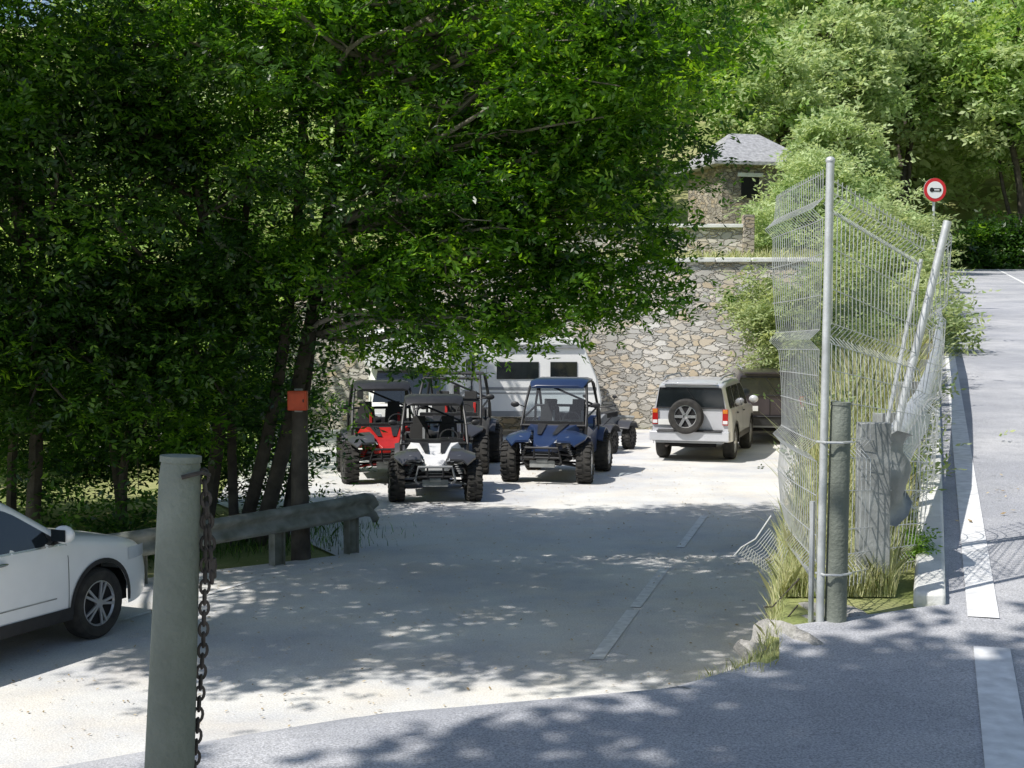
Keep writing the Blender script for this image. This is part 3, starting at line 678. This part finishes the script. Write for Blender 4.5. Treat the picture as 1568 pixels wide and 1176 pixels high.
for s_ in(-1,1):
    for x in(0,-.95): q.ell((x,s_*(c['Wf'](x,.93)+.022),.925),(.10,.018,.016),'chrome',8)
    y=s_*(c['Wf'](.72,1.06)+.11); q.ell((.74,y,1.10),(.075,.115,.085),'white'); q.box((.665,y,1.10),(.012,.16,.11),'glass'); q.tube([(.74,s_*(c['Wf'](.74,1.0)-.02),1.02),(.74,y,1.05)],.024,'blk')
    q.tube([(-1.45,s_*.56,1.60),(-1.0,s_*.585,1.645),(0-.3,s_*.585,1.65),(-.05,s_*.56,1.60)],.014,'steel')
q.obj('mirrors_and_handles',g)
prof=[(2.2,.72),(2.15,.95),(1.9,1.06),(1.1,1.14),(.95,1.16),(.45,1.66),(.2,1.74),(-.6,1.78),(-1.7,1.76),(-2.12,1.70),(-2.2,1.66)]
def offroad(name,loc,rz,paint,W,spare=True,sc_=1):
    g,c=car(name,loc,rz,paint,4.4,W,1.8,2.65,.38,prof,1.10,.44,'p6',tumble=.22,roofr=.08)
    g.scale=(sc_,)*3
    finish_side(g,c,'p6',[(-2.0,-1.3,1.62),(-1.24,-.3,1.62),(-.24,.75,1.62)],'blk' if spare else None,.25,'alloy')
    xr=c['xr']
    q=MB(); x=xr-.012
    yb,yt=W/2*.84,W/2*.76
    q.add([(x-.006,-yb,1.17),(x-.006,yb,1.17),(x-.006,yt,1.60),(x-.006,-yt,1.60)],[(0,1,2,3)],'glass')
    q.tube([(x-.012,-yb,1.17),(x-.012,yb,1.17),(x-.012,yt,1.60),(x-.012,-yt,1.60)],.014,'blk',n=6,closed=True)
    for s_ in(-1,1):
        q.box((x-.01,s_*(W/2*.865),.98),(.05,.12,.34),'tail'); q.box((x-.012,s_*(W/2*.865),1.10),(.055,.10,.08),'amber'); q.box((x-.014,s_*(W/2*.865),.87),(.055,.10,.07),'whitep')
        q.tube([(-2.0,s_*(W/2*.70),1.78),(-1.6,s_*(W/2*.72),1.83),(.0,s_*(W/2*.72),1.84),(.2,s_*(W/2*.7),1.76)],.02,'grey')
        q.ell((.78,s_*(W/2+.11),1.22),(.06,.11,.09),paint)
        for xx_ in(-1.1,-.1): q.ell((xx_,s_*(c['Wf'](xx_,1.02)+.02),1.02),(.09,.02,.018),'blk',8)
    q.box((x,-.02,.78),(.02,.012,.6),'dark'); q.box((x-.004,0,.70),(.012,W*.80,.012),'dark')
    q.tube([(x-.03,.1,1.62),(x-.035,-.2,1.2)],.008,'blk')
    q.box((xr-.02,0,1.70),(.14,W*.66,.035),paint)
    q.box((x-.02,W*.27,.86),(.02,.44,.12),'plate')
    q.obj('tailgate_details',g,bevel=.006)
    q=MB(); q.box((xr-.06,0,.57),(.26,W*.98,.2),paint if spare else 'blk'); q.box((xr-.14,0,.68),(.16,W*.8,.03),'blk'); q.box((xr-.06,0,.45),(.2,W*.84,.06),'grey')
    q.obj('rear_bumper',g,bevel=.045)
    q=MB()
    for xx_ in(-1.27,-.27): c['sp']('dark',xx_-.005,xx_+.005,lambda x:.5,lambda x:1.1,off=.003,n=2,mbx=q)
    q.obj('door_gaps',g)
    q=MB(); c['tp']('glass',.47,.95,.93,.97,mbx=q); q.obj('windscreen',g,ang=60)
    q=MB(); q.tube([(xr+.1,.5,.36),(xr-.12,.5,.35)],.03,'rust'); q.tube([(xr+.4,-.5,.34),(xr+.4,.5,.34)],.05,'dark'); q.obj('exhaust_and_axle',g)
    if spare:
        e=bpy.data.objects.new('spare_wheel',None); COL.objects.link(e); e.parent=g; e.location=(xr-.20,.06,1.0); e.rotation_euler=(0,0,math.pi)
        wheel(e,(0,0,0),.38,.22,'p6',rim='chrome')
    return g
offroad('silver_offroad_car',(4.5,31.7,.016),math.radians(73),'silver',1.76)
offroad('dark_offroad_car',(6.55,35.9,.016),math.radians(84),'darkp',1.76,spare=False,sc_=1.04)
# ------------------------------------------------------------------ side by side vehicles, front = -y
def utv(name,loc,rz,body,acc,scale=1,roof=None,wind=True,stripe=None,fend=None):
    fend=fend or body
    g=grp(name,loc,rz,scale)
    R=.37; TX=.70
    for sx in(-1,1):
        for y in(-1.06,1.02):
            w_=wheel(g,(sx*TX,y,R),R,.27,'utv',sx,rim='alloy' if body=='blue' else 'blk')
            if y<0: w_.rotation_euler[2]+=.08
    q=MB()
    q.box((0,0,.36),(.56,2.2,.10),'blk'); q.box((0,-1.05,.50),(.34,.5,.26),'blk'); q.box((0,.95,.54),(.5,.55,.32),'blk'); q.box((0,.05,.42),(1.16,1.05,.12),'blk')
    q.obj('chassis',g,bevel=.02)
    q=MB()
    for sx in(-1,1):
        for y in(-1.06,1.02):
            for z0,z1 in((.38,.30),(.56,.46)):
                for dy in(-.2,.16): q.tube([(sx*.17,y+dy,z0),(sx*.58,y,z1)],.02,acc if z0<.5 else 'blk',n=6)
            q.tube([(sx*.30,y-.05,.92),(sx*.50,y-.02,.42)],.024,'steel',n=6)
            for k in range(10):
                t=.10+.08*k; cx=sx*(.30+.20*t); cz=.92-.50*t
                q.lathe([(.052,-.010),(.06,0),(.052,.010)],acc if body!='blue' else 'chrome',(cx,y-.04,cz),'z',10)
            q.tube([(sx*.15,y,R),(sx*.6,y,R)],.022,'dark',n=6)
    q.obj('suspension',g,ang=50)
    def ringq(y,w,zt,zb,wt=None):
        wt=wt or w*.8
        return [(-w/2,y,zb),(-w/2,y,zb+(zt-zb)*.55),(-wt/2,y,zt-.015),(-wt/5,y,zt-.03),(wt/5,y,zt-.03),(wt/2,y,zt-.015),(w/2,y,zb+(zt-zb)*.55),(w/2,y,zb)]
    q=MB(); q.loft([ringq(-1.50,.30,.72,.60,.22),ringq(-1.38,.50,.80,.58,.40),ringq(-1.1,.60,.90,.62,.50),ringq(-.75,.78,.98,.66,.62),ringq(-.42,1.16,1.06,.6,1.0)],body)
    q.obj('bonnet',g,ang=28,bevel=.008)
    q=MB()
    for sx in(-1,1):
        top=[(-1.52,.80),(-1.30,.90),(-1.02,.95),(-.72,.90),(-.50,.74)]
        rr=[]
        for y,z in top:
            w0=.26 if y<-1.2 else .32
            rr.append([(sx*w0,y,z+.01),(sx*.50,y,z),(sx*(.74 if y>-1.4 else .58),y+.02,z-.08),(sx*(.74 if y>-1.4 else .58),y+.02,z-.11),(sx*.50,y,z-.035),(sx*w0,y,z-.03)])
        q.loft(rr,fend)
        rr=[]
        for t in np.linspace(math.radians(25),math.radians(150),12):
            y=1.02+.48*math.cos(t); z=R+.08+.45*math.sin(t)
            rr.append([(sx*.36,y,z+.04),(sx*.55,y,z+.015),(sx*.76,y,z-.03),(sx*.76,y,z-.055),(sx*.55,y,z-.01),(sx*.36,y,z+.01)])
        q.loft(rr,fend)
        q.add([(sx*.62,-.48,.44),(sx*.64,.55,.44),(sx*.66,.62,.92),(sx*.66,.1,.86),(sx*.64,-.42,1.0),(sx*.585,-.48,.44),(sx*.60,.55,.44),(sx*.62,.62,.92),(sx*.62,.1,.86),(sx*.60,-.42,1.0)],
              [(0,1,2,3,4),(9,8,7,6,5),(0,5,6,1),(1,6,7,2),(2,7,8,3),(3,8,9,4),(4,9,5,0)],fend)
    q.obj('fenders_and_doors',g,ang=30)
    q=MB()
    q.box((0,-1.42,.62),(.34,.08,.20),'blk')
    for k in range(4): q.box((0,-1.465,.55+.04*k),(.28,.012,.012),'grey')
    for sx in(-1,1):
        q.add([(sx*.20,-1.50,.76),(sx*.44,-1.40,.80),(sx*.46,-1.38,.87),(sx*.26,-1.46,.83)],[(0,1,2,3) if sx>0 else (3,2,1,0)],'lamp')
        q.box((sx*.34,-1.38,.77),(.26,.12,.10),'blk',rot=(0,-sx*.15,sx*.35))
        q.ell((sx*.30,-1.475,.785),(.055,.03,.036),'lamp',8)
        q.add([(sx*.10,-1.15,.888),(sx*.18,-1.13,.885),(sx*.30,-.5,1.04),(sx*.12,-.5,1.032)],[(0,1,2,3) if sx>0 else (3,2,1,0)],stripe or 'blk')
    q.obj('grille_and_headlights',g,bevel=.006)
    q=MB()
    q.tube([(-.30,-1.42,.36),(-.36,-1.60,.44),(-.30,-1.62,.68),(.30,-1.62,.68),(.36,-1.60,.44),(.30,-1.42,.36)],.022,acc if acc!='red' else 'blk')
    q.tube([(-.35,-1.60,.5),(.35,-1.60,.5)],.02,'blk'); q.tube([(-.14,-1.61,.5),(-.14,-1.61,.68)],.016,'blk'); q.tube([(.14,-1.61,.5),(.14,-1.61,.68)],.016,'blk')
    q.lathe([(.05,-.1),(.05,.1)],'steeld',(0,-1.54,.45),'x',12); q.box((0,-1.54,.38),(.46,.04,.12),'steeld')
    q.obj('front_bumper',g)
    q=MB(); t=.026; cage='blk'
    for sx in(-1,1):
        q.tube([(sx*.62,-.50,.98),(sx*.60,-.28,1.33),(sx*.55,-.05,1.70),(sx*.53,.08,1.78),(sx*.52,.62,1.80),(sx*.55,.76,1.74),(sx*.62,.80,1.3),(sx*.64,.82,.62)],t,cage)
        q.tube([(sx*.54,.68,1.78),(sx*.58,1.25,1.15),(sx*.58,1.36,.9)],t,cage); q.tube([(sx*.62,.80,1.28),(sx*.60,-.36,1.14)],t*.8,cage); q.tube([(sx*.62,-.5,.98),(sx*.60,-.5,.45)],t,cage)
        q.tube([(sx*.59,-.3,1.33),(sx*.72,-.33,1.38)],.01,'blk'); q.ell((sx*.78,-.33,1.38),(.085,.03,.055),'blk',8)
    for y,z,x in((-.04,1.72,.55),(.3,1.80,.52),(.64,1.80,.53),(.80,1.3,.62),(-.5,1.0,.6)): q.tube([(-x,y,z),(x,y,z)],t,cage)
    q.tube([(-.52,.66,1.78),(.60,.81,1.3)],t*.8,cage)
    q.obj('roll_cage',g)
    q=MB()
    for sx in(-1,1):
        x=sx*.28; q.box((x,.28,.64),(.44,.48,.16),'seat'); q.box((x,.53,.98),(.42,.13,.62),'seat',rot=(-.22,0,0),top=.8); q.box((x,.63,1.34),(.24,.1,.18),'seat',rot=(-.22,0,0))
        q.box((x+.09,.455,.98),(.05,.01,.5),acc if acc in('red',) else 'grey',rot=(-.22,0,0))
    q.obj('seats',g,bevel=.04)
    q=MB(); q.box((0,-.42,1.0),(1.1,.16,.16),'blk')
    ring=[Vector((.28+.17*math.cos(a),-.18+.05*math.sin(a),1.08+.15*math.sin(a))) for a in [2*math.pi*j/20 for j in range(20)]]
    q.tube(ring,.015,'blk',n=6,closed=True); q.tube([(.28,-.36,.98),(.28,-.18,1.08)],.02,'blk'); q.tube([(.12,-.18,1.08),(.44,-.18,1.08)],.012,'blk'); q.obj('dashboard',g)
    q=MB(); q.box((0,1.12,.86),(1.12,.62,.06),'blk')
    for a in((0,1.42,.96,1.12,.04,.22),(-.55,1.12,.96,.04,.62,.22),(.55,1.12,.96,.04,.62,.22)): q.box(a[:3],a[3:],fend)
    q.obj('cargo_bed',g,bevel=.015)
    if roof:
        q=MB(); q.loft([[(-x,y,z),(-x*.8,y,z+.035),(x*.8,y,z+.035),(x,y,z),(x,y,z-.02),(-x,y,z-.02)] for x,y,z in((.50,-.16,1.70),(.55,-.05,1.78),(.56,.1,1.825),(.56,.6,1.835),(.52,.78,1.80))],roof); q.obj('roof',g,bevel=.008)
    if wind:
        q=MB(); q.add([(-.57,-.47,1.08),(.57,-.47,1.08),(.52,-.10,1.70),(-.52,-.10,1.70),(-.57,-.462,1.08),(.57,-.462,1.08),(.52,-.092,1.70),(-.52,-.092,1.70)],[(0,1,2,3),(7,6,5,4)],'screen'); q.obj('windscreen',g)
    q=MB(); q.tube([(.5,1.35,1.0),(.5,1.38,1.9)],.004,'blk',n=4); q.ell((-.2,1.2,1.0),(.28,.2,.14),'seat'); q.obj('load_and_antenna',g)
    return g
m=bpy.data.materials.new('clear_screen'); m.use_nodes=True; nt=m.node_tree
gl=nt.nodes.new('ShaderNodeBsdfGlossy'); gl.inputs['Roughness'].default_value=.08; tr=nt.nodes.new('ShaderNodeBsdfTransparent'); tr.inputs[0].default_value=(.75,.8,.82,1)
fr=nt.nodes.new('ShaderNodeFresnel'); fr.inputs[0].default_value=1.5; mx=nt.nodes.new('ShaderNodeMixShader'); nt.links.new(fr.outputs[0],mx.inputs[0]); nt.links.new(tr.outputs[0],mx.inputs[1]); nt.links.new(gl.outputs[0],mx.inputs[2]); nt.links.new(mx.outputs[0],nt.nodes['Material Output'].inputs[0]); M['screen']=m
utv('utility_terrain_vehicle',(.92,27.0,.016),math.radians(-13),'blue','blk',1.03,roof='blue2')
utv('utility_terrain_vehicle',(-1.38,24.2,.016),math.radians(4),'whitep','grey',.93,wind=False,fend='gunm',roof='blk')
utv('utility_terrain_vehicle',(-2.55,26.9,.016),math.radians(10),'red','red',1.0,wind=False,stripe='blk',fend='gunm',roof='blk')
utv('utility_terrain_vehicle',(-1.25,28.6,.016),math.radians(-6),'gunm','red',1.08,wind=False)
g=grp('quad_bike',(2.15,32.2,.016),math.radians(-25))
for sx in(-1,1):
    for y in(-.6,.6): wheel(g,(sx*.42,y,.27),.27,.2,'utv',sx,rim='blk')
q=MB()
q.loft([[(-w,y,z0),(-w*.8,y,z1),(w*.8,y,z1),(w,y,z0)] for w,y,z0,z1 in((.12,-.85,.5,.66),(.2,-.6,.45,.78),(.16,-.2,.4,.88),(.16,.2,.4,.78),(.2,.6,.45,.76),(.14,.85,.5,.72))],'grey')
for sx in(-1,1):
    for y0 in(-.6,.6):
        q.loft([[(sx*.18,y0+dy,z+.02),(sx*.54,y0+dy,z),(sx*.54,y0+dy,z-.03),(sx*.18,y0+dy,z-.02)] for dy,z in((-.34,.52),(-.2,.64),(0,.68),(.2,.64),(.34,.5))],'gunm')
q.box((0,.25,.83),(.28,.7,.12),'seat'); q.obj('body_and_fenders',g,bevel=.015)
q=MB(); q.tube([(-.38,-.15,1.08),(-.2,-.3,1.04),(.2,-.3,1.04),(.38,-.15,1.08)],.015,'blk'); q.tube([(0,-.5,.75),(0,-.3,1.04)],.03,'blk')
for sx in(-1,1): q.tube([(sx*.3,-.2,1.06),(sx*.36,-.25,1.25)],.006,'blk'); q.ell((sx*.37,-.25,1.29),(.06,.015,.045),'blk',8); q.tube([(sx*.3,-.95,.6),(sx*.3,-.2,.82)],.012,'blk')
q.tube([(-.3,-.95,.7),(.3,-.95,.7)],.015,'blk'); q.ell((0,-.85,.72),(.1,.05,.05),'lamp',8); q.obj('handlebars_and_rack',g)
# ------------------------------------------------------------------ motorhome (front -y) & caravan
g=grp('motorhome',(-2.25,34.4,.016),math.radians(-3))
def rbox(mb,y0,y1,w,z0,z1,m,r=.12,yb=0):
    rings=[]
    pts=[]
    for cx,cz,a0 in((w/2-r,z1-r,0),(-w/2+r,z1-r,90),(-w/2+r,z0+r,180),(w/2-r,z0+r,270)):
        for k in range(5): a=math.radians(a0+22.5*k); pts.append((cx+r*math.cos(a),cz+r*math.sin(a)))
    for y,s_ in((y0,.93),(y0+.06,.98),(y0+.15,1),(y1-.15,1),(y1-.06,.98),(y1,.93)):
        rings.append([(x*s_,y+(yb*(z-z0)/(z1-z0) if y<(y0+y1)/2 else 0),(z-(z0+z1)/2)*s_+(z0+z1)/2) for x,z in pts])
    mb.loft(rings,m)
q=MB(); rbox(q,-1.8,3.1,2.2,.55,2.85,'gel'); rbox(q,-2.9,-1.7,2.1,1.95,2.8,'gel',.2); rbox(q,-2.9,-1.7,1.85,.55,2.1,'gel',.2,.5); rbox(q,-3.45,-2.6,1.75,.45,1.15,'gel',.18); q.obj('body',g,ang=40)
q=MB(); q.add([(-.8,-3.0,1.18),(.8,-3.0,1.18),(.72,-2.72,1.9),(-.72,-2.72,1.9)],[(0,1,2,3)],'glass'); q.box((0,-3.47,.75),(.9,.03,.22),'blk'); q.box((0,-3.47,.50),(1.7,.08,.22),'grey')
for s_ in(-1,1): q.box((s_*.68,-3.44,.85),(.28,.06,.2),'lamp'); q.box((s_*1.12,-2.75,1.4),(.14,.08,.34),'blk'); q.box((s_*1.11,.5,1.8),(.02,1.1,.55),'glass'); q.box((s_*1.11,2.2,1.8),(.02,.8,.5),'glass'); q.box((s_*1.105,.6,1.3),(.012,4.6,.08),'grey')
q.box((0,.2,2.92),(.7,.7,.16),'gel'); q.obj('windows_and_lights',g,bevel=.015)
for s_ in(-1,1):
    for y in(-2.5,1.8): wheel(g,(s_*.92,y,.34),.34,.22,'p6',s_)
g=grp('caravan',(.9,36.9,.016),0)
q=MB(); sec=[(-1.9,.55),(-1.95,1.4),(-1.75,2.35),(-1.4,2.6),(.6,2.62),(.95,2.45),(1.35,1.5),(1.45,1.0),(1.4,.5)]
rings=[[(x*k,y,z) for x,z in sec] for y,k in((-1.12,.985),(-1.06,1),(1.06,1),(1.12,.985))]; q.loft(rings,'gel'); q.obj('body',g,ang=30,bevel=.03)
q=MB(); q.box((-.75,-1.13,1.75),(1.1,.03,.45),'glass'); q.box((.45,-1.13,1.75),(.7,.03,.45),'glass'); q.box((-.2,-1.13,1.28),(3.0,.012,.07),'grey'); q.box((-.2,-1.13,1.16),(3.0,.012,.03),'grey'); q.box((-.2,-1.13,.62),(3.1,.02,.14),'grey'); q.box((-.2,-1.14,2.38),(2.2,.1,.1),'grey')
q.tube([(1.4,0,.5),(2.4,0,.45)],.04,'steeld'); q.tube([(2.3,0,.45),(2.3,0,0)],.03,'steeld'); q.obj('windows_and_hitch',g,bevel=.01)
for s_ in(-1,1):
    e=bpy.data.objects.new('wheel_hub',None); COL.objects.link(e); e.parent=g; e.location=(-.2,s_*1.0,.33); e.rotation_euler=(0,0,s_*math.pi/2); wheel(e,(0,0,0),.33,.2,'p6')
# ------------------------------------------------------------------ light, world, camera
w=bpy.data.worlds.new('World'); sc.world=w; w.use_nodes=True
sv=Vector((-.5,-.34,.82)).normalized(); el=math.asin(sv.z); az=math.atan2(sv.x,sv.y)
sky=w.node_tree.nodes.new('ShaderNodeTexSky'); sky.sky_type='NISHITA'; sky.sun_disc=False; sky.sun_elevation=el; sky.sun_rotation=az
bg=w.node_tree.nodes['Background']; bg.inputs['Strength'].default_value=.13; w.node_tree.links.new(sky.outputs[0],bg.inputs[0])
l=bpy.data.lights.new('sun','SUN'); l.energy=5; l.angle=math.radians(.5); l.color=(1,.96,.9); o=bpy.data.objects.new('sun',l); COL.objects.link(o); o.rotation_euler=(-sv).to_track_quat('-Z','Y').to_euler(); o.location=(-20,-10,30)
cam=bpy.data.cameras.new('camera'); co=bpy.data.objects.new('camera',cam); COL.objects.link(co); sc.camera=co
co.location=(0,0,3.1); co.rotation_euler=(math.radians(90-2.7),0,0)
cam.sensor_width=36; cam.lens=36*2100/1568; cam.clip_end=2000
sc.view_settings.view_transform='Standard'; sc.view_settings.look='None'; sc.view_settings.exposure=0
